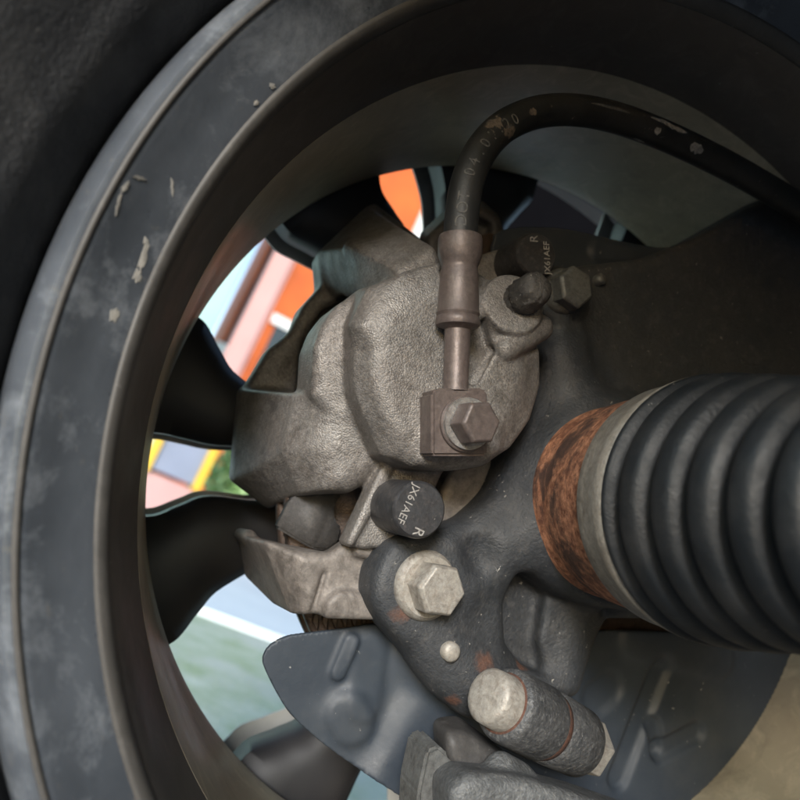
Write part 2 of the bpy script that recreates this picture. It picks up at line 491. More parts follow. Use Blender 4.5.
def mk_rim(name, c1, c2, rough):
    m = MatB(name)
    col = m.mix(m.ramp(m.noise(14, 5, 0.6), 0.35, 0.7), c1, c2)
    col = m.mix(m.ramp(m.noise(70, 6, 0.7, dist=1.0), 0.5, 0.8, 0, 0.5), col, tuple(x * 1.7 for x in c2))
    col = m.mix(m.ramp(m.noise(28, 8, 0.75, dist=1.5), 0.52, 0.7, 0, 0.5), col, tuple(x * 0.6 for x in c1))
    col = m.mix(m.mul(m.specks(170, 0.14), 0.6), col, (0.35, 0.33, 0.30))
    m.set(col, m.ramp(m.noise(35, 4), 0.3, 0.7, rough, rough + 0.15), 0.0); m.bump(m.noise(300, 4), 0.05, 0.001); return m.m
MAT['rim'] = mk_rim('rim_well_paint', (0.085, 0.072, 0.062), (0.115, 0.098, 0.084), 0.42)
MAT['barrel'] = mk_rim('rim_barrel_lit', (0.38, 0.325, 0.235), (0.46, 0.40, 0.295), 0.36)  # same paint as the well, made paler: light on the barrel put into colour

def mk_flange():
    m = MatB('rim_flange_paint')
    col = m.mix(m.ramp(m.noise(16, 5, 0.6), 0.35, 0.7), (0.075, 0.085, 0.10), (0.135, 0.15, 0.172))
    sm = m.ramp(m.noise(22, 8, 0.74, dist=0.25), 0.50, 0.66)
    col = m.mix(m.mul(sm, 0.8), col, (0.31, 0.335, 0.365))
    ch = m.ramp(m.noise(75, 8, 0.66, dist=1.5), 0.655, 0.675)
    col = m.mix(m.mul(m.mul(ch, sm), 0.9), col, (0.42, 0.40, 0.36))
    sc = m.n('ShaderNodeTexNoise', Scale=60.0, Detail=6.0, Roughness=0.7); mp = m.n('ShaderNodeMapping'); mp.inputs['Scale'].default_value = (1, 6, 3); m.l(m.tc.outputs['Object'], mp.inputs['Vector']); m.l(mp.outputs[0], sc.inputs['Vector'])
    col = m.mix(m.ramp(sc.outputs['Fac'], 0.62, 0.72, 0.0, 0.45), col, (0.20, 0.185, 0.16))
    col = m.mix(m.mul(m.specks(190, 0.16), 0.7), col, (0.36, 0.34, 0.31))
    m.set(col, m.ramp(m.noise(45, 6, 0.7), 0.3, 0.7, 0.25, 0.55), 0.2); m.b.inputs['Coat Weight'].default_value = 0.4; m.b.inputs['Coat Roughness'].default_value = 0.25; m.bump(m.noise(90, 6, 0.7), 0.18, 0.002); return m.m
MAT['flange'] = mk_flange()

def plain(name, c, rough=0.6, c2=None, scale=3, metal=0.0):
    m = MatB(name)
    c2 = c2 or tuple(x * 0.8 for x in c)
    m.set(m.mix(m.ramp(m.noise(scale, 5), 0.3, 0.7), c, c2), rough, metal); return m.m
MAT['spoke'] = plain('spoke_paint', (0.018, 0.018, 0.02), 0.5, (0.035, 0.032, 0.032), 30)
MAT['bare'] = plain('machined_face', (0.5, 0.5, 0.47), 0.5, None, 40, 0.1)
MAT['ink'] = plain('etched_mark', (0.42, 0.40, 0.37), 0.7, (0.20, 0.19, 0.18), 1400)
MAT['ink_faint'] = plain('worn_mark', (0.48, 0.46, 0.43), 0.7, (0.2, 0.2, 0.19), 1400)
MAT['hump'] = mk_rim('rim_edge_dust', (0.066, 0.062, 0.057), (0.092, 0.085, 0.077), 0.5)
MAT['scuff'] = plain('scuffed_rubber', (0.36, 0.35, 0.32), 0.8, (0.10, 0.095, 0.09), 500)
MAT['mud'] = plain('dried_mud', (0.15, 0.12, 0.095), 0.9, (0.05, 0.042, 0.036), 700)
MAT['chip'] = plain('bare_chip', (0.40, 0.38, 0.34), 0.6, (0.22, 0.21, 0.19), 400)
MAT['print'] = plain('hose_print', (0.16, 0.155, 0.145), 0.7, (0.03, 0.03, 0.03), 420)

# ------------------------------------------------------------------ wheel
def ring(prof, seg=200):
    """closed profile of (radius, y) swept round the axle"""
    V = []; Fc = []; n = len(prof)
    for k in range(seg):
        t = 2 * math.pi * k / seg
        for r, y in prof:
            V.append((WC[0] + r * math.cos(t), y, WC[1] + r * math.sin(t)))
    for k in range(seg):
        k2 = (k + 1) % seg
        for i in range(n):
            j = (i + 1) % n
            Fc.append((k * n + i, k * n + j, k2 * n + j, k2 * n + i))
    return fixn(mesh_pd('m', V, Fc))

def wpt(r, ang, y):
    t = math.radians(ang); return Vector((WC[0] + r * math.cos(t), y, WC[1] + r * math.sin(t)))

wheel = empty('car_wheel', (WC[0], 0.27, WC[1] - 0.325), 'dark painted alloy wheel with black tyre surrounding the brake parts', 'wheel')
flange_prof = [(0.2313, 0.2075), (0.2303, 0.1985), (0.2275, 0.1925), (0.2245, 0.1903), (0.2220, 0.1906), (0.2195, 0.1925),
               (0.2160, 0.1962), (0.2110, 0.2000), (0.2068, 0.2027), (0.2052, 0.2040), (0.2052, 0.2085), (0.2150, 0.2100), (0.2290, 0.2085)]
fl_ = auto_sharp(link('rim_flange', ring(flange_prof), MAT['flange'], wheel), 40)
link('lip_edge', ring([(0.2228, 0.1904), (0.2224, 0.1901), (0.2216, 0.1901), (0.2211, 0.1908), (0.2212, 0.1925), (0.2226, 0.1925)]), MAT['hump'], wheel)
def on_flange(px, py, lift=0.0):
    rp = [(y, r) for r, y in flange_prof[3:10]]
    ry = np.array([q[0] for q in rp]); rr = np.array([q[1] for q in rp])
    for w in np.arange(0.186, 0.212, 0.0001):
        p = PX(px, py, w); rho = math.hypot(p[0] - WC[0], p[2] - WC[1])
        if rho >= np.interp(w, ry, rr) and w >= ry[0]: break
    c = Vector((p[0] - WC[0], 0, p[2] - WC[1])).normalized()
    n = (-c * 0.6 - Vector((0, 1, 0)) * 0.8)
    return Vector(p) + n * lift
def chip(px, py, lx, ly, rot, rag=0.35):
    ph = [random.uniform(0, 6.3) for _ in range(3)]; pts = []; n = 26; cr, sr = math.cos(rot), math.sin(rot)
    for k in range(n):
        a = 2 * math.pi * k / n; f = 1 + rag * (0.5 * math.sin(2 * a + ph[0]) + 0.35 * math.sin(5 * a + ph[1]) + 0.25 * math.sin(9 * a + ph[2]))
        x, y = lx * f * math.cos(a), ly * f * math.sin(a)
        pts.append((px + x * cr - y * sr, py + x * sr + y * cr))
    top = [on_flange(*q, 0.00025) for q in pts]; c = on_flange(px, py, 0.00032)
    base = [on_flange(*q, -0.0003) for q in pts]
    F = [(i, (i + 1) % n, 2 * n) for i in range(n)] + [(i, n + i, n + (i + 1) % n, (i + 1) % n) for i in range(n)]
    link('paint_chip', fixn(mesh_pd('m', top + base + [c], F)), MAT['chip'], fl_, smooth=False)
for q in [(143, 258, 2.6, 15, 0.28, 0.5), (137, 276, 3.2, 7, 0.3, 0.5), (146, 243, 2.8, 5, 0, 0.5), (114, 315, 3.6, 8, 0.35, 0.5), (125, 187, 1.8, 7, 0.75, 0.6), (139, 178, 6, 1.7, 0.1, 0.6), (118, 204, 1.8, 8, 0.25, 0.6), (172, 187, 1.5, 7, -0.1, 0.6), (272, 86, 3.4, 2.4, 0.2, 0.5), (256, 103, 3, 2, 0, 0.5)]:
    chip(*q)
link('bead_edge', ring([(0.2055, 0.2036), (0.2040, 0.2040), (0.2024, 0.2056), (0.2016, 0.2082), (0.2016, 0.2100), (0.2060, 0.2100)]), MAT['hump'], wheel)
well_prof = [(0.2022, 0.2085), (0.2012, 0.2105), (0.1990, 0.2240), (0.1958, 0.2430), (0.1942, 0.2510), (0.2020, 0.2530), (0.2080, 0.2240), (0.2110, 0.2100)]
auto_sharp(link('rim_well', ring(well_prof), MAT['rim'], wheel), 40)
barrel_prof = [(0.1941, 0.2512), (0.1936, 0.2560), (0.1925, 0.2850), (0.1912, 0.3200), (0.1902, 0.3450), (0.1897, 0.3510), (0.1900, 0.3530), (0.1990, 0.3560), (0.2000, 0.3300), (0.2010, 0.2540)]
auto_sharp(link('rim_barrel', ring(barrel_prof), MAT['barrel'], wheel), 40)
link('outer_lip', ring([(0.1900, 0.3535), (0.1915, 0.3545), (0.2120, 0.3640), (0.2230, 0.4000), (0.2262, 0.4180), (0.2285, 0.4050), (0.2150, 0.3560)]), MAT['spoke'], wheel)
# tyre: sidewall bulging towards the camera
tyre_prof = [(0.2318, 0.2085), (0.2340, 0.2010), (0.2375, 0.1940), (0.2400, 0.1885), (0.2440, 0.1860), (0.2480, 0.1842), (0.2560, 0.1760), (0.2680, 0.1700),
             (0.2790, 0.1685), (0.2900, 0.1705), (0.2990, 0.1760), (0.3020, 0.1790), (0.3070, 0.1850), (0.3160, 0.1980), (0.3220, 0.2120), (0.3245, 0.2400), (0.3250, 0.2900),
             (0.3245, 0.3700), (0.3180, 0.4100), (0.3000, 0.4340), (0.2700, 0.4380), (0.2420, 0.4240), (0.2300, 0.4120), (0.2280, 0.3900), (0.2900, 0.3600), (0.3050, 0.3000), (0.2900, 0.2300), (0.2350, 0.2150)]
link('tyre', ring(tyre_prof), MAT['tyre'], wheel)
# spokes, each between two openings; angles read at the rim and further in
SPK = []
for k in range(5):
    SPK += [tuple(x + 72 * k for x in (134.8, 153.8, 132.0, 149.0)), tuple(x + 72 * k for x in (175.4, 194.1, 180.7, 194.4))]
for a0, a1, b0, b1 in SPK:
    V = []; Fc = []
    rows = [(0.2245, a0 - 1.8, a1 + 1.8), (0.2100, a0 - 1.2, a1 + 1.2), (0.1960, a0 - 0.4, a1 + 0.4), (0.185, a0, a1), (0.172, (a0 + b0) / 2, (a1 + b1) / 2), (0.157, b0, b1), (0.120, b0 + 1.2, b1 - 1.2), (0.060, b0 - 4, b1 + 4)]
    dense = []
    for i in range(len(rows) - 1):
        p0, p1, p2, p3 = [np.array(rows[min(max(q, 0), len(rows) - 1)]) for q in (i - 1, i, i + 1, i + 2)]
        for j in range(5):
            t = j / 5
            dense.append(tuple(0.5 * (2 * p1 + (p2 - p0) * t + (2 * p0 - 5 * p1 + 4 * p2 - p3) * t * t + (3 * p1 - p0 - 3 * p2 + p3) * t ** 3)))
    rows = dense + [rows[-1]]
    nc = 9
    for layer in (0, 1):
        for r, s0, s1 in rows:
            for c in range(nc):
                f = c / (nc - 1); e = abs(2 * f - 1)
                y = 0.3600 + 0.010 * e ** 3 + (0.185 - r) * 0.10 if layer == 0 else 0.398 - 0.012 * e ** 4 + (0.185 - r) * 0.10
                V.append(wpt(r, s0 + (s1 - s0) * f, y))
    nr = len(rows); L = nr * nc
    for i in range(nr - 1):
        for c in range(nc - 1):
            q = i * nc + c
            Fc.append((q, q + 1, q + nc + 1, q + nc)); Fc.append((L + q, L + q + nc, L + q + nc + 1, L + q + 1))
        Fc.append((i * nc, (i + 1) * nc, L + (i + 1) * nc, L + i * nc)); Fc.append((i * nc + nc - 1, L + i * nc + nc - 1, L + (i + 1) * nc + nc - 1, (i + 1) * nc + nc - 1))
    for c in range(nc - 1):
        Fc.append((c, L + c, L + c + 1, c + 1)); q = (nr - 1) * nc + c; Fc.append((q, q + 1, L + q + 1, L + q))
    sp = auto_sharp(link('spoke', fixn(mesh_pd('m', V, Fc)), MAT['spoke'], wheel), 50)
    # machined outer face, a thin bright skin whose edge shows past the black flank
    V2 = []; F2 = []
    for layer, y in ((0, 0.4005), (1, 0.4025)):
        for r, s0, s1 in rows[1:]:
            V2.append(wpt(r, s0 - 0.7, y + (0.185 - r) * 0.10)); V2.append(wpt(r, s1 + 0.7, y + (0.185 - r) * 0.10))
    n2 = len(rows) - 1; L2 = n2 * 2
    for i in range(n2 - 1):
        q = i * 2
        F2 += [(q, q + 1, q + 3, q + 2), (L2 + q, L2 + q + 2, L2 + q + 3, L2 + q + 1), (q, q + 2, L2 + q + 2, L2 + q), (q + 1, L2 + q + 1, L2 + q + 3, q + 3)]
    F2 += [(0, L2, L2 + 1, 1), (L2 - 2, L2 - 1, 2 * L2 - 1, 2 * L2 - 2)]
    link('machined_face', fixn(mesh_pd('m', V2, F2)), MAT['bare'], sp, smooth=False)
link('hub_centre', lathe((WC[0], 0.366, WC[1]), (0, 1, 0), [(0, 0.070), (0.040, 0.068), (0.043, 0.062)], 64), MAT['spoke'], wheel)

# ------------------------------------------------------------------ brake disc
disc = empty('brake_disc', (WC[0], 0.31, WC[1]), 'ventilated steel brake disc, its slotted edge showing below the caliper bracket', 'disc')
DR = 0.1345
link('friction_face', lathe((WC[0], 0.297, WC[1]), (0, 1, 0), [(0, DR - 0.001), (0.0008, DR), (0.0072, DR), (0.008, DR - 0.001)], 160), MAT['disc'], disc)
link('friction_face', lathe((WC[0], 0.315, WC[1]), (0, 1, 0), [(0, DR - 0.001), (0.0008, DR), (0.0072, DR), (0.008, DR - 0.001)], 160), MAT['disc'], disc)
vane_me = None
for k in range(60):
    t = math.radians(k * 6)
    c, s = math.cos(t), math.sin(t)
    if vane_me is None:
        vane_me = box((0.08, -0.0056, -0.0016), (DR - 0.0015, 0.0056, 0.0016))
        vane_me.materials.append(MAT['disc'])
    o = bpy.data.objects.new('vane', vane_me); COL.objects.link(o); o.parent = disc
    o.location = (0, 0, 0); o.rotation_euler = (0, -t, 0)
for k in range(9):
    x = 312 + k * 9.5
    link('cooling_rib', prism([(x, 622 - k * 1.2), (x + 4.2, 600), (x + 8.2, 600), (x + 4.4, 630)], 0.2955, 0.2940, 0.2968, 0.0003, 1), MAT['disc'], disc, smooth=False)
link('hat', lathe((WC[0], 0.300, WC[1]), (0, 1, 0), [(0, 0.072), (0.036, 0.070), (0.038, 0.066)], 64), MAT['disc'], disc)

# ------------------------------------------------------------------ splash shield behind the disc
def emboss(X, Z, p0, p1, r, h):
    """raised rib between two pixel points on the shield"""
    a = PX(*p0, 0.287)[[0, 2]]; b = PX(*p1, 0.287)[[0, 2]]
    e = b - a; t = np.clip(((X - a[0]) * e[0] + (Z - a[1]) * e[1]) / max(e @ e, 1e-9), 0, 1)
    d = np.sqrt((X - a[0] - e[0] * t) ** 2 + (Z - a[1] - e[1] * t) ** 2)
    return h * np.clip(1.0 - (d / r) ** 2, 0, 1) ** 1.0 * (d < r) if False else h / (1 + np.exp(np.clip((d - r) / (r * 0.13), -30, 30)))

shd = empty('splash_shield', PX(480, 800, 0.288), 'dark blue grey stamped splash shield with embossed ribs behind the knuckle and pinch clamp', 'splash shield')
def shield(name, poly, ribs, base=0.287, tilt=(0, 0)):
    poly = smooth_poly(poly)
    lo, hi = bounds(poly, 0.275, 0.300)
    S = Solid(lo, hi, 0.0009)
    P = np.array([PX(q[0], q[1], 0.287)[[0, 2]] for q in poly])
    c = P.mean(0)
    def fn(X, Y, Z, D):
        d2 = poly2(X, Z, P[:, 0], P[:, 1])
        y0 = base + tilt[0] * (X - c[0]) + tilt[1] * (Z - c[1]) + np.zeros_like(X + Z)
        for p0, p1, r, h in ribs:
            y0 = y0 - emboss(X, Z, p0, p1, r, h)
        rim = np.sqrt((X - WC[0]) ** 2 + (Z - WC[1]) ** 2) - 0.166      # stays clear of the turning wheel
        return np.maximum(np.maximum(d2, rim), np.abs(Y - y0) - 0.0013)
    S.field(fn)
    return link(name, S.mesh('m'), MAT['shield'], shd)

shield('shield_panel', [(280, 639), (292, 635), (340, 629), (400, 622), (470, 640), (520, 690), (520, 830), (440, 830), (395, 790), (350, 763), (318, 740), (290, 714), (274, 688), (263, 664), (264, 654), (270, 645)],
       [((350, 640), (337, 672), 0.0032, 0.0022), ((346, 712), (352, 722), 0.0090, 0.0030), ((368, 650), (362, 700), 0.008, 0.0018),
        ((455, 690), (395, 800), 0.020, 0.0065), ((425, 650), (480, 690), 0.014, 0.004)],
       0.288)
shield('shield_panel', [(560, 640), (575, 634), (640, 631), (740, 636), (1000, 650), (1000, 900), (560, 880), (520, 800), (520, 700), (545, 660)],
       [((600, 700), (612, 690), 0.008, -0.0022), ((665, 668), (622, 780), 0.0055, -0.0030), ((700, 735), (664, 754), 0.005, -0.0032), ((658, 728), (662, 752), 0.004, -0.0028), ((640, 640), (720, 660), 0.010, 0.0025), ((560, 680), (575, 640), 0.006, 0.002)],
       0.2905)
shield('shield_panel', [(498, 232), (560, 226), (660, 246), (780, 246), (780, 340), (560, 330), (500, 300)], [((600, 250), (700, 262), 0.005, 0.002)], 0.2905)

# ------------------------------------------------------------------ brake caliper
cal = empty('brake_caliper', PX(430, 465, 0.27), 'grey cast brake caliper with round piston housing and two bridge arms', 'brake caliper')
lo, hi = bounds([(222, 200), (555, 200), (555, 550), (222, 520)], 0.228, 0.385)
lo = (lo[0] + 0.02, 0.226, lo[2] + 0.02); 
_pts = np.array([PX(*p) for p in [(550, 375, .24), (228, 480, .39), (312, 262, .39), (368, 205, .37), (450, 470, .24), (350, 545, .26), (365, 290, .24), (545, 260, .25), (235, 395, .39), (440, 235, .36)]])
lo = (_pts[:, 0].min() - 0.004, 0.226, _pts[:, 2].min() - 0.004); hi = (_pts[:, 0].max() + 0.004, 0.392, _pts[:, 2].max() + 0.004)
S = Solid(lo, hi, 0.0007)
# outboard bridge, reaching over the disc
S.loft([(0.262, [(330, 398), (372, 396), (386, 440), (396, 462), (372, 478), (352, 492), (334, 488), (322, 450)]),
        (0.280, [(296, 394), (368, 397), (388, 440), (398, 462), (372, 480), (346, 494), (300, 494), (282, 450)]),
        (0.310, [(262, 391), (352, 397), (372, 430), (374, 462), (352, 480), (330, 490), (280, 503), (254, 470)]),
        (0.335, [(240, 389), (320, 392), (350, 425), (352, 455), (340, 475), (318, 486), (268, 508), (233, 480)]),
        (0.357, [(238, 392), (300, 392), (330, 420), (336, 450), (330, 470), (310, 480), (266, 505), (230, 478)])], 0.007, 0.005)
S.loft([(0.258, [(398, 270), (436, 246), (452, 290), (404, 300)]),
        (0.290, [(352, 246), (402, 228), (440, 268), (366, 300)]),
        (0.335, [(318, 252), (368, 207), (416, 240), (334, 300)]),
        (0.357, [(314, 262), (366, 210), (408, 236), (322, 290)])], 0.003, 0.004)
# outboard fingers
S.ext([(314, 262), (367, 209), (420, 250), (420, 440), (330, 480), (266, 505), (231, 478), (239, 392), (250, 376), (264, 352), (288, 335), (296, 312), (316, 290)], 0.350, 0.336, 0.358, 0.004, 0.004)
S.ext([(300, 345), (322, 310), (372, 290), (392, 400), (296, 400)], 0.340, 0.318, 0.350, 0.006, 0.004, cut=True)
S.cap(PX(279, 366, 0.340), PX(300, 326, 0.340), 0.0035, 0.003, 0.004)
# wall behind the piston side
S.ext([(338, 304), (362, 289), (400, 276), (420, 300), (420, 450), (330, 420), (312, 395), (315, 345), (324, 322)], 0.264, 0.2630, 0.296, 0.004, 0.0015)
for q in [(317, 352), (318, 343), (321, 334), (325, 325), (330, 317), (336, 309)]:
    S.cap(PX(q[0], q[1], 0.2665), PX(q[0] + 5, q[1] + 3, 0.2665), 0.0014, 0.0018, 0.0008)
S.D = np.clip(S.D, -0.02, 0.02); S.blur(4)
S.cap(PX(352, 246, 0.298), PX(414, 279, 0.264), 0.0030, 0.0030, 0.004)
# piston housing: flat near face with a stepped shoulder on the left
HF = [(381, 290), (361, 326), (384, 346), (383, 385), (396, 452), (414, 463), (450, 467), (480, 463), (510, 447), (530, 420), (541, 385), (541, 352), (530, 320), (510, 292), (480, 273), (440, 262), (405, 272)]
HM = [(368, 288), (352, 326), (362, 347), (364, 390), (384, 454)] + HF[5:]
HB = [(360, 288), (349, 326), (352, 348), (353, 393), (372, 455)] + HF[5:]
_P = [np.array([PX(q[0], q[1], 0.2400 if i > 4 else w)[[0, 2]] for i, q in enumerate(H)]) for w, H in ((0.2400, HF), (0.2440, HM), (0.2600, HB), (0.2600, HB))]
S._loft(np.array([0.2400, 0.2450, 0.2620, 0.2920]), np.stack(_P), 0.0022, 0.0012, False)
S.cap(PX(347, 334, 0.2625), PX(348, 394, 0.2625), 0.0022, 0.0022, 0.0015, cut=True)
S.cyl(PX(447, 371, 0.2385), PX(447, 371, 0.2385) + np.array([0, 0.03, 0]), 0.0300, 0.0035, 0.016)
S.cap(PX(375, 297, 0.2465), PX(357, 326, 0.2465), 0.0022, 0.0024, 0.002)
# hose pad
S.ext([(418, 398), (430, 385), (490, 385), (501, 396), (501, 448), (490, 461), (440, 464), (418, 462)], 0.236, 0.2355, 0.26, 0.003, 0.004)
# bleeder boss and lump beside it
S.cyl(PX(486, 334, 0.262), PX(514, 303, 0.2325), 0.0128, 0.0015, 0.002)
S.ext([(484, 340), (498, 352), (520, 350), (528, 320), (500, 310)], 0.238, 0.2375, 0.26, 0.002, 0.002)
S.cap(PX(506, 349, 0.236), PX(539, 328, 0.238), 0.0050, 0.0056, 0.0015)
S.cap(PX(474, 388, 0.2380), PX(492, 350, 0.2380), 0.0014, 0.0014, 0.001, cut=True)
S.ext([(468, 330), (482, 318), (492, 352), (474, 384), (466, 386)], 0.238, 0.230, 0.2402, 0.001, 0.001, cut=True)
# ears that carry the slide pins
S.ext([(388, 455), (378, 478), (346, 545), (364, 550), (398, 548), (432, 500), (446, 468), (440, 458)], 0.262, 0.262, 0.276, 0.0025, 0.003)
S.ext([(388, 455), (374, 482), (346, 544), (353, 547), (384, 492), (396, 462)], 0.260, 0.2595, 0.270, 0.0015, 0.002)
S.cyl(PX(404, 507, 0.262), PX(404, 507, 0.262) + np.array([0, 0.02, 0]), 0.0125, 0.002, 0.004)
S.ext([(470, 290), (530, 282), (552, 262), (545, 240), (510, 245), (450, 265)], 0.272, 0.270, 0.284, 0.003, 0.003)
S.blur(1)
auto_sharp(link('caliper_body', S.mesh('m'), MAT['caliper'], cal), 60)

def text_mesh(txt, size, origin, xdir, ydir, depth=0.00012):
    cu = bpy.data.curves.new('t', 'FONT'); cu.body = txt; cu.size = size; cu.align_x = 'CENTER'; cu.align_y = 'CENTER'
    cu.extrude = depth; cu.resolution_u = 3
    ob = bpy.data.objects.new('t', cu); COL.objects.link(ob)
    dg = bpy.context.evaluated_depsgraph_get()
    me = bpy.data.meshes.new_from_object(ob.evaluated_get(dg))
    bpy.data.objects.remove(ob); bpy.data.curves.remove(cu)
    x = Vector(xdir).normalized(); y = Vector(ydir).normalized(); z = x.cross(y)
    me.transform(Matrix(((x.x, y.x, z.x, origin[0]), (x.y, y.y, z.y, origin[1]), (x.z, y.z, z.z, origin[2]), (0, 0, 0, 1))))
    return me

def img_dir(dx, dy):
    """direction in the wheel plane that points this way in the picture (dy down)"""
    return (IR * dx - IU * dy).normalized()

YV = Vector((0, 1, 0))
def slide_pin(face_px, w, r, length, tdir, lab, txt_off, r_off, size):
    p = PV(*face_px, w)
    o = link('slide_pin', lathe(p, YV, [(0, r * 0.90), (0.0008, r * 0.965), (0.0018, r), (length - 0.001, r), (length, r * 0.97)], 64), MAT['cap'], cal)
    auto_sharp(o, 40); o['label'] = lab
    x = img_dir(*tdir); y = Vector((-1 * 0, 0, 0))
    nrm = -YV; y = nrm.cross(x)
    q = PV(face_px[0] + txt_off[0], face_px[1] + txt_off[1], w) - YV * 0.0002
    ink = MAT['ink'] if w < 0.245 else MAT['ink_faint']
    link('etched_text', text_mesh('JX61AEF', size, q, x, y), ink, o, smooth=False)
    q = PV(face_px[0] + r_off[0], face_px[1] + r_off[1], w) - YV * 0.0002
    link('etched_text', text_mesh('R', size * 1.35, q, x, y), ink, o, smooth=False)
    return o
slide_pin((420, 510), 0.2345, 0.0104, 0.034, (-0.46, 0.89), 'dark slide pin head etched JX61AEF and R', (-12, -6), (-2, 22), 0.0042)
slide_pin((537, 254), 0.2500, 0.0098, 0.030, (0.0, -1.0), 'shaded slide pin head etched R', (10, 4), (-3, -15), 0.0040)

# bleed screw with its rubber cap
b0 = PV(500, 315, 0.246); b1 = PV(532, 291, 0.2255); bd = b1 - b0; bl = bd.length
bs = link('bleed_screw', lathe(b0, bd, [(0, 0.0058), (bl * 0.42, 0.0058), (bl * 0.44, 0.0048), (bl * 0.5, 0.0048), (bl * 0.54, 0.0044), (bl, 0.004)], 32), MAT['bolt_dark'], cal)
auto_sharp(bs)
nm = lathe(b0 + bd.normalized() * bl * 0.5, bd, [(q0 * 1.1, q1 * 1.12) for q0, q1 in [(0, 0.0052), (0.0008, 0.0062), (0.002, 0.0062), (0.003, 0.0056), (0.0040, 0.0056), (0.0048, 0.0062), (0.0062, 0.0064), (0.0100, 0.0060), (0.0125, 0.0058), (0.0145, 0.0046), (0.0152, 0.002)]], 40)
nv = np.array([v.co for v in nm.vertices])
for i, v in enumerate(nm.vertices):
    v.co += Vector(RNG.normal(0, 0.00022, 3))
link('bleed_cap', nm, MAT['bleed'], bs)

# ------------------------------------------------------------------ brake pad
pad = prism([(276, 528), (290, 500), (300, 492), (336, 488), (341, 494), (333, 505), (334, 520), (341, 528), (338, 542), (326, 550), (312, 549), (276, 530)][:-1], 0.290, 0.288, 0.296, 0.0010)
tag(link('brake_pad', pad, MAT['pad']), 'grey brake pad plate ear in the gap between caliper arm and bracket', 'brake pad')

# ------------------------------------------------------------------ caliper bracket
brk = empty('caliper_bracket', PX(300, 612, 0.30), 'pale grey cast caliper bracket below the caliper, bolted to the knuckle', 'caliper bracket')
_pts = np.array([PX(*p) for p in [(235, 525, .36), (245, 580, .36), (300, 618, .26), (500, 455, .26), (440, 610, .25), (345, 530, .25), (500, 500, .29), (280, 615, .36)]])
S = Solid((_pts[:, 0].min() - 0.005, 0.250, _pts[:, 2].min() - 0.005), (_pts[:, 0].max() + 0.005, 0.365, _pts[:, 2].max() + 0.005), 0.0007)
S.loft([(0.270, [(300, 556), (331, 552), (348, 538), (404, 538), (404, 596), (390, 602), (345, 610), (306, 616)]),
        (0.285, [(262, 540), (327, 552), (345, 538), (400, 538), (400, 594), (388, 600), (345, 609), (290, 614)]),
        (0.318, [(244, 536), (310, 549), (330, 545), (360, 545), (360, 590), (350, 600), (320, 606), (272, 604)]),
        (0.360, [(237, 533), (290, 545), (310, 545), (320, 548), (320, 580), (310, 590), (290, 598), (243, 575)])], 0.0035, 0.004)
S.cap(PX(240, 534, 0.352), PX(250, 536, 0.330), 0.0030, 0.0030, 0.003)
# flat rib and pocket on the near face
S.ext([(352, 541), (378, 541), (374, 560), (352, 556)], 0.270, 0.266, 0.276, 0.002, 0.002)
S.ext([(322, 618), (324, 600), (336, 590), (350, 590), (400, 603), (400, 620)], 0.270, 0.2665, 0.284, 0.002, 0.0015)
S.ext([(379, 545), (410, 535), (410, 600), (366, 590)], 0.270, 0.2645, 0.284, 0.0015, 0.002)
S.cap(PX(312, 612, 0.272), PX(324, 572, 0.272), 0.0012, 0.0012, 0.002, cut=True)
# arm rising behind the slide pin
S.ext([(452, 466), (494, 458), (487, 480), (466, 522), (452, 536), (410, 560), (398, 545), (430, 520)], 0.272, 0.2700, 0.288, 0.003, 0.003)
S.ext([(378, 560), (396, 545), (440, 540), (470, 560), (470, 620), (420, 640), (385, 610)], 0.272, 0.272, 0.286, 0.002, 0.002)
S.D = np.clip(S.D, -0.02, 0.02); S.blur(4)
auto_sharp(link('bracket_body', S.mesh('m'), MAT['bracket'], brk), 60)

S = Solid(*bounds([(400, 190), (520, 190), (520, 285), (400, 285)], 0.292, 0.350), 0.0008)
S.loft([(0.296, [(420, 280), (428, 236), (452, 212), (484, 206), (500, 220), (510, 246), (496, 280)]), (0.346, [(412, 270), (420, 232), (448, 206), (482, 200), (498, 214), (506, 240), (490, 276)])], 0.004, 0.003)
S.ext([(470, 215), (490, 225), (484, 270), (460, 270)], 0.300, 0.280, 0.304, 0.003, 0.003, cut=True)
S.D = np.clip(S.D, -0.02, 0.02); S.blur(3)
link('upper_arm', S.mesh('m'), MAT['pad'], brk)
# ------------------------------------------------------------------ steering knuckle
kn = empty('steering_knuckle', PX(520, 690, 0.26), 'black cast steering knuckle carrying the hub, dusty with rust at its clamp', 'steering knuckle')
_pts = np.array([PX(*p) for p in [(370, 590, .26), (440, 700, .26), (600, 700, .26), (830, 640, .26), (830, 200, .26), (540, 300, .26), (420, 540, .25), (590, 255, .29)]])
S = Solid((_pts[:, 0].min() - 0.005, 0.236, _pts[:, 2].min() - 0.005), (_pts[:, 0].max() + 0.005, 0.296, _pts[:, 2].max() + 0.005), 0.0008)
S.ext([(386, 548), (420, 540), (465, 526), (498, 494), (512, 452), (530, 410), (548, 365), (552, 320), (548, 290), (580, 265), (640, 258), (700, 235), (780, 190), (840, 250), (840, 600), (700, 615), (640, 618), (606, 610), (592, 655), (574, 692), (520, 704), (470, 696), (442, 690), (410, 650), (392, 622), (378, 598), (376, 570)], 0.262, 0.2595, 0.286, 0.005, 0.004)
S.cyl(PX(424, 586, 0.254), PX(424, 586, 0.254) + np.array([0, 0.022, 0]), 0.0198, 0.0025, 0.008)
S.cyl(PX(561, 292, 0.256), PX(561, 292, 0.256) + np.array([0, 0.022, 0]), 0.0125, 0.0025, 0.008)
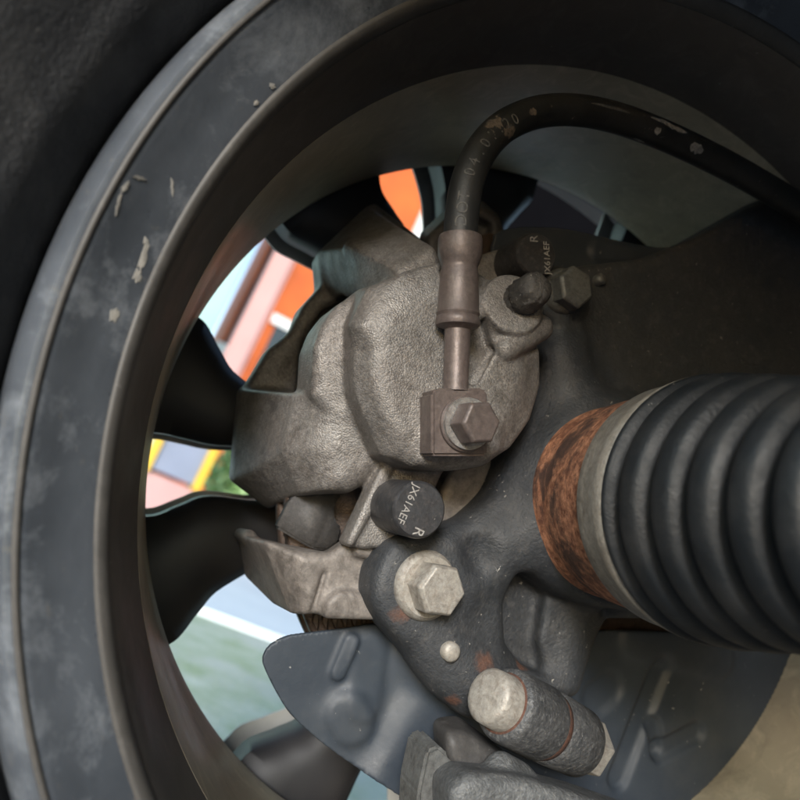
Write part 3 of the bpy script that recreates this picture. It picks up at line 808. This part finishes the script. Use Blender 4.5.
# hub carrier ring and neck
cw = np.array([WC[0], 0.246, WC[1]])
S.cyl(cw, cw + np.array([0, 0.04, 0]), 0.0460, 0.006, 0.014, rad2=0.050)
S.ext([(398, 552), (440, 540), (468, 528), (502, 496), (528, 462), (556, 500), (566, 584), (545, 588), (520, 568), (505, 572), (500, 602), (502, 642), (505, 680), (470, 692), (440, 688), (404, 634), (380, 594)], 0.2555, 0.2555, 0.275, 0.004, 0.010)
# ridge to the ear and web down to the pinch clamp
S.cap(PX(470, 560, 0.262), PX(560, 520, 0.258), 0.009, 0.014, 0.016)
S.cap(PX(424, 610, 0.266), PX(470, 690, 0.262), 0.010, 0.009, 0.010)
S.cap(PX(440, 650, 0.262), PX(500, 700, 0.258), 0.010, 0.010, 0.008)
# pocket beside the ear, with the lobe stepping back behind it
S.ext([(506, 570), (520, 570), (548, 592), (575, 603), (608, 606), (590, 700), (522, 665), (503, 640), (501, 600)], 0.262, 0.225, 0.2735, 0.003, 0.004, cut=True)
S.loft([(0.2640, [(546, 600), (594, 604), (600, 618), (574, 688), (550, 688), (538, 640)]),
        (0.2860, [(530, 590), (602, 604), (606, 618), (572, 692), (540, 690), (528, 640)])], 0.003, 0.006)
S.cap(PX(574, 612, 0.2680), PX(562, 676, 0.2680), 0.0075, 0.0070, 0.008)
# shallow dimple and arm ribs
S.cap(PX(482, 553, 0.2478), PX(484, 560, 0.2478), 0.0068, 0.0068, 0.006, cut=True)
S.cap(PX(575, 315, 0.260), PX(582, 342, 0.260), 0.0015, 0.0015, 0.003)
S.cap(PX(560, 360, 0.262), PX(575, 420, 0.262), 0.010, 0.012, 0.012)
S.D = np.clip(S.D, -0.02, 0.02); S.blur(6)
auto_sharp(link('knuckle_body', S.mesh('m'), MAT['knuckle'], kn), 60)

# pinch clamp: two split halves round a bolt, drawn along the bolt's own line
c0 = PV(486, 694, 0.2330); c1 = PV(592, 749, 0.2520); cd = (c1 - c0).normalized(); cl = (c1 - c0).length
def rough_lathe(p, prof, amp, seg=64):
    me = lathe(p, cd, prof, seg)
    return me
link('pinch_bolt_head', lathe(c0, cd, [(0, 0.0070), (0.0006, 0.0088), (0.0016, 0.0098), (0.010, 0.0103), (0.012, 0.0103)], 48), MAT['bolt'], kn)
s0 = 0.0100; sg = (cl - 0.010 - s0)
mid = s0 + sg * 0.47
a_ = auto_sharp(link('clamp_boss', lathe(c0, cd, [(s0, 0.0118), (s0 + 0.0012, 0.0130), (s0 + 0.004, 0.0136), (mid - 0.0012, 0.0140), (mid, 0.0135)], 64), MAT['clamp'], kn), 50)
link('rust_seam', lathe(c0, cd, [(mid - 0.0006, 0.0130), (mid + 0.0038, 0.0130)], 64), MAT['rust_dark'], kn)
auto_sharp(link('clamp_boss', lathe(c0, cd, [(mid + 0.0032, 0.0133), (mid + 0.0042, 0.0139), (s0 + sg - 0.002, 0.0134), (s0 + sg, 0.0120)], 64), MAT['clamp'], kn), 50)
link('rust_ring', lathe(c0, cd, [(s0 - 0.0004, 0.0104), (s0, 0.0110), (s0 + 0.0003, 0.0114)], 64), MAT['rust_dark'], kn)
soften(link('pinch_nut', lathe(c0, cd, [(s0 + sg - 0.001, 0.0116), (s0 + sg + 0.0085, 0.0116), (s0 + sg + 0.010, 0.0102)], 6, 0.35), MAT['bolt'], kn, smooth=False))
# mounting bolts, locating pin
def flange_bolt(px, w, rf, rh, hh, mat, parent, phase=0.2, tilt=(0, 0), lab=None):
    p = PV(*px, w); d = (-YV + IR * tilt[0] + IU * tilt[1]).normalized()
    o = auto_sharp(link('mounting_bolt', lathe(p, d, [(0, rf), (0.0018, rf), (0.0032, rf * 0.93), (0.0042, rf * 0.86)], 56), mat, parent), 45)
    soften(link('hex_head', hexhead(p + d * 0.003, d, rh, hh, phase), mat, o, smooth=False))
    if lab: o['label'] = lab
    return o
flange_bolt((425, 585), 0.2535, 0.0134, 0.0102, 0.0115, MAT['bolt'], kn, 0.30, (0.10, 0), 'pale zinc flange bolt with hex head')
flange_bolt((561, 292), 0.2570, 0.0102, 0.0094, 0.0080, MAT['bolt_dark'], kn, 0.1, (0.1, 0))
link('locating_pin', lathe(PV(441, 646, 0.258), -YV, [(0, 0.0037), (0.0100, 0.0037), (0.0110, 0.0026)], 24), MAT['bolt'], kn)
link('locating_pin', lathe(PV(592, 283, 0.262), -YV + IR * 0.4 + IU * 0.2, [(0, 0.0026), (0.0055, 0.0026), (0.0064, 0.0016)], 20), MAT['bolt_dark'], kn)

# ------------------------------------------------------------------ drive shaft with ribbed boot
ds = empty('drive_shaft', (WC[0], 0.20, WC[1] - 0.04), 'drive shaft joint with rusty collar and black ribbed rubber boot', 'drive shaft')
dv = (Vector((0, -1, 0)) + Vector((M3[0, 0], 0, M3[2, 0])) * -0.1717 + Vector((M3[0, 2], 0, M3[2, 2])) * 0.0262).normalized()
piv = Vector((WC[0], 0.275, WC[1]))
auto_sharp(link('rusty_collar', lathe(piv, dv, [(0.020, 0.0400), (0.0405, 0.0400), (0.0420, 0.0392), (0.050, 0.0405), (0.0805, 0.0412), (0.0815, 0.0390)], 96), MAT['rust'], ds), 40)
link('boot_clamp', lathe(piv, dv, [(0.0790, 0.0405), (0.0795, 0.0424), (0.0805, 0.0429), (0.0830, 0.0426), (0.0920, 0.0434), (0.0985, 0.0440), (0.0992, 0.0425)], 96), MAT['strap'], ds)
prof = [(0.097, 0.0415), (0.098, 0.0432), (0.100, 0.0440)]
s = 0.100; crest = 0.0446
for k in range(7):
    L = 0.0138 - 0.0003 * k; dep = 0.0105
    for f in np.linspace(0.08, 1.0, 14):
        g = 1 - math.exp(-((f - 0.30) / 0.15) ** 2)          # narrow groove, broad round rib
        c = crest - 0.0024 * f
        prof.append((s + f * L, c - dep * (1 - g) - 0.0016 * (abs(f - 0.75) / 0.45) ** 2 * (1 if f > 0.45 else 0)))
    s += L; crest -= 0.0024
prof += [(s + 0.004, 0.020), (s + 0.012, 0.018)]
link('ribbed_boot', lathe(piv, dv, prof, 96), MAT['boot'], ds)
link('shaft', lathe(piv, dv, [(s + 0.008, 0.013), (s + 0.30, 0.013)], 32), MAT['knuckle'], ds)

# ------------------------------------------------------------------ lower control arm and ball joint
arm = empty('control_arm', PX(520, 860, 0.235), 'weathered grey control arm with ball joint below the pinch clamp', 'control arm')
_pts = np.array([PX(*p) for p in [(415, 740, .25), (410, 850, .25), (520, 750, .22), (690, 820, .22), (660, 900, .22), (440, 745, .2), (700, 870, .25)]])
S = Solid((_pts[:, 0].min() - 0.005, 0.200, _pts[:, 2].min() - 0.012), (_pts[:, 0].max() + 0.005, 0.262, _pts[:, 2].max() + 0.005), 0.0010)
S.loft([(0.214, [(450, 790), (470, 772), (520, 776), (580, 795), (640, 815), (700, 850), (700, 900), (450, 900)]),
        (0.250, [(428, 768), (446, 757), (500, 763), (560, 778), (640, 806), (700, 845), (700, 900), (432, 900)])], 0.005, 0.004)
S.cap(PX(500, 766, 0.232), PX(522, 776, 0.236), 0.0055, 0.0050, 0.002)
S.D = np.clip(S.D, -0.02, 0.02); S.blur(6)
auto_sharp(link('arm_body', S.mesh('m'), MAT['arm'], arm), 60)
link('joint_ring', prism([(415, 790), (424, 748), (436, 743), (452, 757), (440, 800), (438, 860), (412, 860)], 0.246, 0.243, 0.262, 0.0012), MAT['bolt_dark'], arm, smooth=False)
jl = lathe(PV(474, 764, 0.240), (PV(430, 716, 0.252) - PV(474, 764, 0.240)), [(-0.004, 0.0175), (0.004, 0.0165), (0.010, 0.0130), (0.0125, 0.0115), (0.014, 0.0125), (0.017, 0.0120), (0.019, 0.010)], 48)
_S = Solid(*bounds([(420, 705), (520, 705), (520, 790), (420, 790)], 0.236, 0.272), 0.0010)
_S.loft([(0.240, [(446, 730), (470, 735), (510, 762), (520, 785), (470, 785), (448, 760)]), (0.268, [(430, 716), (456, 712), (505, 750), (512, 785), (470, 785), (432, 742)])], 0.003, 0.003)
_S.cap(PX(438, 722, 0.242), PX(505, 768, 0.238), 0.0014, 0.0014, 0.003, cut=True)
_S.D = np.clip(_S.D, -0.02, 0.02); _S.blur(6)
link('joint_boot', _S.mesh('m'), MAT['pad'], arm)

# ------------------------------------------------------------------ brake hose
hose = empty('brake_hose', PX(460, 455, 0.235), 'black rubber brake hose with brown crimped fitting on the caliper', 'brake hose')
HP = [(460, 246, .2290), (462, 215, .2290), (468, 180, .2295), (483, 148, .2305), (508, 124, .232), (545, 111, .234), (590, 112, .236), (640, 126, .238), (700, 152, .240), (760, 184, .242), (840, 232, .244)]
hm, hq = tube([PV(*p) for p in HP], [0.0064] * len(HP), 32, 10)
ho = link('rubber_hose', hm, MAT['hose'], hose)
f0 = PV(460.5, 236, 0.2285); f1 = PV(455.5, 392, 0.2285); fd = (f1 - f0); fl = fd.length; q = fl / 156.0
prof = [(0, 17.5), (1, 19.5), (4, 20.2), (20, 20.2), (27, 18.0), (31, 16.5), (34, 16.2), (36, 17.0), (60, 18.2), (76, 18.6), (79, 19.6), (82, 18.6), (84, 19.8), (88, 20.2), (91, 19.4), (93, 14.0), (95, 11.6), (152, 11.2), (155, 12.0)]
auto_sharp(link('crimp_fitting', lathe(f0, fd, [(a * q, b * 0.00041) for a, b in prof], 48), MAT['fitting'], hose), 40)
link('banjo_block', prism([(432, 392), (438, 388), (484, 388), (488, 391), (488, 456), (432, 456)], 0.2240, 0.2240, 0.2360, 0.0010), MAT['fitting'], hose, smooth=False)
bb = PV(465, 424, 0.2240)
wsh = auto_sharp(link('washer', lathe(bb, -YV, [(0, 0.0100), (0.0014, 0.0100), (0.0018, 0.0096)], 48), MAT['fitting'], hose), 40)
link('copper_washer', lathe(bb - YV * 0.0017, -YV, [(0, 0.0094), (0.0016, 0.0092)], 48), MAT['washer'], hose, smooth=False)
soften(link('banjo_bolt', hexhead(bb - YV * 0.003, -YV + IR * 0.12, 0.0080, 0.0085, 0.55), MAT['fitting'], hose, smooth=False))

def hose_text(txt, i0, size, parent, step):
    """letters printed along the hose, each laid on its surface"""
    L = [0.0]
    for i in range(1, len(hq)): L.append(L[-1] + (hq[i] - hq[i - 1]).length)
    for n, ch in enumerate(txt):
        if ch == ' ': continue
        sp = i0 + n * step
        i = max(k for k in range(len(L)) if L[k] <= sp); t = (sp - L[i]) / (L[i + 1] - L[i])
        c = hq[i].lerp(hq[i + 1], t); d = (hq[i + 1] - hq[i]).normalized()
        view = (-c).normalized(); nrm = (view - d * view.dot(d)).normalized()
        y = nrm.cross(d)
        me = text_mesh(ch, size, c + nrm * 0.00642, d, y, 0.00008)
        for v in me.vertices:                       # wrap the flat letter round the hose
            r_ = v.co - c; al = r_.dot(d); ac = r_.dot(y); up = r_.dot(nrm) - 0.00642
            a = ac / 0.0065; rr = 0.00650 + up
            v.co = c + d * al + y * (math.sin(a) * rr) + nrm * (math.cos(a) * rr)
        link('printed_letter', me, MAT['print'], parent, smooth=False)
def hose_patch(s0, s1, a0, a1, mat, name='scuff', rag=0.35):
    """ragged patch lying on the hose between two lengths, angles in degrees from the side facing the camera"""
    L = [0.0]
    for i in range(1, len(hq)): L.append(L[-1] + (hq[i] - hq[i - 1]).length)
    n = 12; V = []; F = []; lo = hi = 0.0
    for k in range(n + 1):
        sp = s0 + (s1 - s0) * k / n
        i = max(j for j in range(len(L) - 1) if L[j] <= sp); c = hq[i].lerp(hq[i + 1], (sp - L[i]) / (L[i + 1] - L[i])); d = (hq[i + 1] - hq[i]).normalized()
        view = (-c).normalized(); nrm = (view - d * view.dot(d)).normalized(); y = nrm.cross(d)
        lo = 0.5 * lo + random.uniform(-rag, rag); hi = 0.5 * hi + random.uniform(-rag, rag)
        taper = math.sin(math.pi * (0.04 + 0.92 * k / n)) ** 0.6; m_ = (a0 + a1) / 2; hw = (a1 - a0) / 2 * taper
        for j in range(4):
            a = math.radians(m_ + hw * (-1 + lo) * (1 - j / 3) + hw * (1 + hi) * (j / 3))
            V.append(c + (nrm * math.cos(a) + y * math.sin(a)) * 0.00655)
    for k in range(n):
        for j in range(3):
            q = k * 4 + j; F.append((q, q + 1, q + 5, q + 4))
    link(name, fixn(mesh_pd('m', V, F)), mat, ho)
_L = [0.0]
for i in range(1, len(hq)): _L.append(_L[-1] + (hq[i] - hq[i - 1]).length)
def hs(px):
    k = min(range(len(hq)), key=lambda i: abs(400 + F_PX * (hq[i].dot(right) / hq[i].dot(fwd)) - px) if i > 25 else 9e9); return _L[k]
hose_patch(hs(641), hs(677), 34, 58, MAT['scuff'], 'scuff', 0.5); hose_patch(hs(644), hs(652), -6, 20, MAT['scuff']); hose_patch(hs(633), hs(645), -62, -50, MAT['scuff'])
hose_patch(hs(680), hs(694), -10, 25, MAT['scuff']); hose_patch(hs(580), hs(620), 25, 36, MAT['print'], 'worn_stripe', 0.15)
hose_patch(0.046, 0.053, -5, 60, MAT['mud'], 'dried_mud', 0.5); hose_patch(0.049, 0.056, -50, -5, MAT['mud'], 'dried_mud', 0.5); hose_patch(0.066, 0.070, -10, 15, MAT['mud'], 'dried_mud')
hose_text('DOT 04.01.20', 0.0075, 0.0062, ho, 0.0046)

# ------------------------------------------------------------------ unseen wheel arch liner, added and shaped to shade the upper parts
V = []; Fc = []
NA, ys = 48, [(-0.60, 0.36), (-0.40, 0.40), (-0.05, 0.415), (0.10, 0.42), (0.28, 0.42), (0.36, 0.40)]
ys = [(-0.62, 0.02), (-0.62, 0.20)] + ys  # closing end behind the camera, added to keep sky light out
for k in range(NA + 1):
    t = math.radians(-95 + 251.0 * k / NA)
    for y, r in ys:
        r = r * (1 - 0.32 * max(0.0, math.cos(t - 0.4))) if y < 0.1 else r  # drawn inward on the right to shade the boot side
        V.append((WC[0] + r * math.cos(t), y, WC[1] + r * math.sin(t)))
for k in range(NA):
    for i in range(len(ys) - 1):
        n = len(ys); Fc.append((k * n + i, k * n + i + 1, (k + 1) * n + i + 1, (k + 1) * n + i))
lm = mesh_pd('m', V, Fc)
ln = link('arch_shade_liner', lm, MAT['liner'])
sol = ln.modifiers.new('thick', 'SOLIDIFY'); sol.thickness = 0.004
tag(ln, 'unseen black wheel arch liner added to shade the upper brake parts', 'wheel arch liner')

# ------------------------------------------------------------------ outside, seen between the spokes
GZ = WC[1] - 0.325
def mk_grass():
    m = MatB('lawn')
    col = m.mix(m.ramp(m.noise(9, 6, 0.7), 0.35, 0.65), (0.34, 0.42, 0.24), (0.56, 0.60, 0.48))
    col = m.mix(m.ramp(m.noise(2.5, 4), 0.5, 0.7), col, (0.55, 0.55, 0.50)); m.set(col, 0.9); m.bump(m.noise(120, 4), 0.5, 0.02); return m.m
MAT['grass'] = mk_grass()
MAT['concrete'] = plain('concrete', (0.76, 0.80, 0.80), 0.8, (0.64, 0.68, 0.69), 2)
MAT['asphalt'] = plain('driveway_asphalt', (0.20, 0.20, 0.20), 0.9, (0.15, 0.15, 0.15), 6)
MAT['orange'] = plain('orange_wall', (0.56, 0.115, 0.016), 0.7, (0.42, 0.08, 0.012), 3)
MAT['white'] = plain('white_paint', (0.75, 0.77, 0.76), 0.6)
MAT['teal'] = plain('pale_teal', (0.33, 0.49, 0.47), 0.7, (0.29, 0.45, 0.43))
MAT['pink'] = plain('pink_post', (0.52, 0.30, 0.28), 0.6, (0.47, 0.26, 0.24))
MAT['dark'] = plain('dark_glass', (0.03, 0.04, 0.045), 0.2)
MAT['door'] = plain('door_steel', (0.004, 0.004, 0.005), 1.0); MAT['door'].node_tree.nodes['Principled BSDF'].inputs['Specular IOR Level'].default_value = 0.0
MAT['slate'] = plain('grey_blue', (0.22, 0.25, 0.33), 0.6)
MAT['yellow'] = plain('yellow_paint', (0.72, 0.45, 0.03), 0.5)
MAT['leaf'] = plain('leaf', (0.20, 0.40, 0.10), 0.6, (0.50, 0.62, 0.36), 14)

g = link('ground', mesh_pd('m', [(-60, -20, GZ), (60, -20, GZ), (60, 120, GZ), (-60, 120, GZ)], [(0, 1, 2, 3)]), MAT['grass'], smooth=False); g['kind'] = 'structure'
p = link('driveway', box((-9, -9, GZ - 0.02), (9, 0.72, GZ + 0.015), 0.004), MAT['asphalt'], smooth=False); p['kind'] = 'structure'
p = link('pavement', box((-4, 1.75, GZ - 0.02), (6, 5.2, GZ + 0.02), 0.004), MAT['concrete'], smooth=False); p['kind'] = 'structure'
tag(link('kerb', box((-0.2, 3.25, GZ + 0.02), (3.0, 3.34, GZ + 0.09), 0.008), MAT['orange'], smooth=False), 'low orange kerb edge on the pale pavement', 'kerb')
house = empty('orange_house', (1.2, 6.0, GZ), 'orange house wall with white trim seen between the spokes', 'house')
link('wall', box((0.20, 6.0, GZ), (1.35, 9.0, 4.4)), MAT['orange'], house, smooth=False)
link('roller_door', box((1.42, 6.02, GZ), (7.0, 9.0, 6.5)), MAT['door'], house, smooth=False)
for x in (1.33,):
    link('trim', box((x, 5.96, GZ), (x + 0.10, 5.999, 4.4)), MAT['white'], house, smooth=False)
for (x0, x1, z0, z1) in ((0.56, 0.95, 0.85, 1.55), (0.24, 0.40, 1.2, 2.4)):
    wd = link('window', box((x0, 5.97, z0), (x1, 5.998, z1)), MAT['dark'], house, smooth=False)
    link('frame', box((x0 - 0.06, 5.95, z1), (x1 + 0.06, 5.995, z1 + 0.09)), MAT['white'], wd, smooth=False)
    link('frame', box((x0 - 0.06, 5.95, z0 - 0.09), (x1 + 0.06, 5.995, z0)), MAT['white'], wd, smooth=False)
tag(link('teal_wall', box((-4.0, 5.4, GZ), (0.10, 5.7, 4.5), 0.01), MAT['teal'], smooth=False), 'pale teal wall beside the orange house', 'wall')
post = empty('pink_post', (0.26, 4.0, GZ), 'pink painted post in front of the orange house', 'post')
link('shaft', box((0.185, 3.95, 0.40), (0.315, 4.05, 3.2), 0.02), MAT['pink'], post, smooth=False)
cab = empty('low_cabinet', (0.24, 4.0, GZ), 'low grey blue cabinet with yellow edges under the pink post', 'cabinet')
link('body', box((0.10, 3.86, 0.02), (0.33, 4.16, 0.40)), MAT['slate'], cab, smooth=False)
for x in (0.055, 0.331):
    link('edge', box((x, 3.84, 0.0), (x + 0.045, 4.18, 0.405)), MAT['yellow'], cab, smooth=False)
link('plinth', box((0.09, 3.88, GZ + 0.02), (0.35, 4.14, 0.0)), MAT['pink'], cab, smooth=False)
# shrub: leaves round a short stem
V = []; Fc = []
for k in range(2600):
    r = 0.30 * RNG.random() ** 0.4; d = RNG.normal(size=3); d /= np.linalg.norm(d)
    c = np.array([0.70, 4.4, 0.16]) + d * np.array([r * 0.9, r, r * 1.1])
    e = RNG.normal(size=3); e /= np.linalg.norm(e); f = np.cross(e, RNG.normal(size=3)); f /= np.linalg.norm(f)
    n = len(V); V += [c - e * 0.034, c + f * 0.017, c + e * 0.034, c - f * 0.017]; Fc.append((n, n + 1, n + 2, n + 3))
sh = empty('garden_shrub', (0.70, 4.4, GZ), 'bright green leafy shrub beside the low cabinet', 'shrub')
link('crown', mesh_pd('m', V, Fc), MAT['leaf'], sh, smooth=False)
link('stem', lathe((0.70, 4.4, GZ), (0, 0, 1), [(0, 0.02), (0.3, 0.012)], 10), MAT['knuckle'], sh)
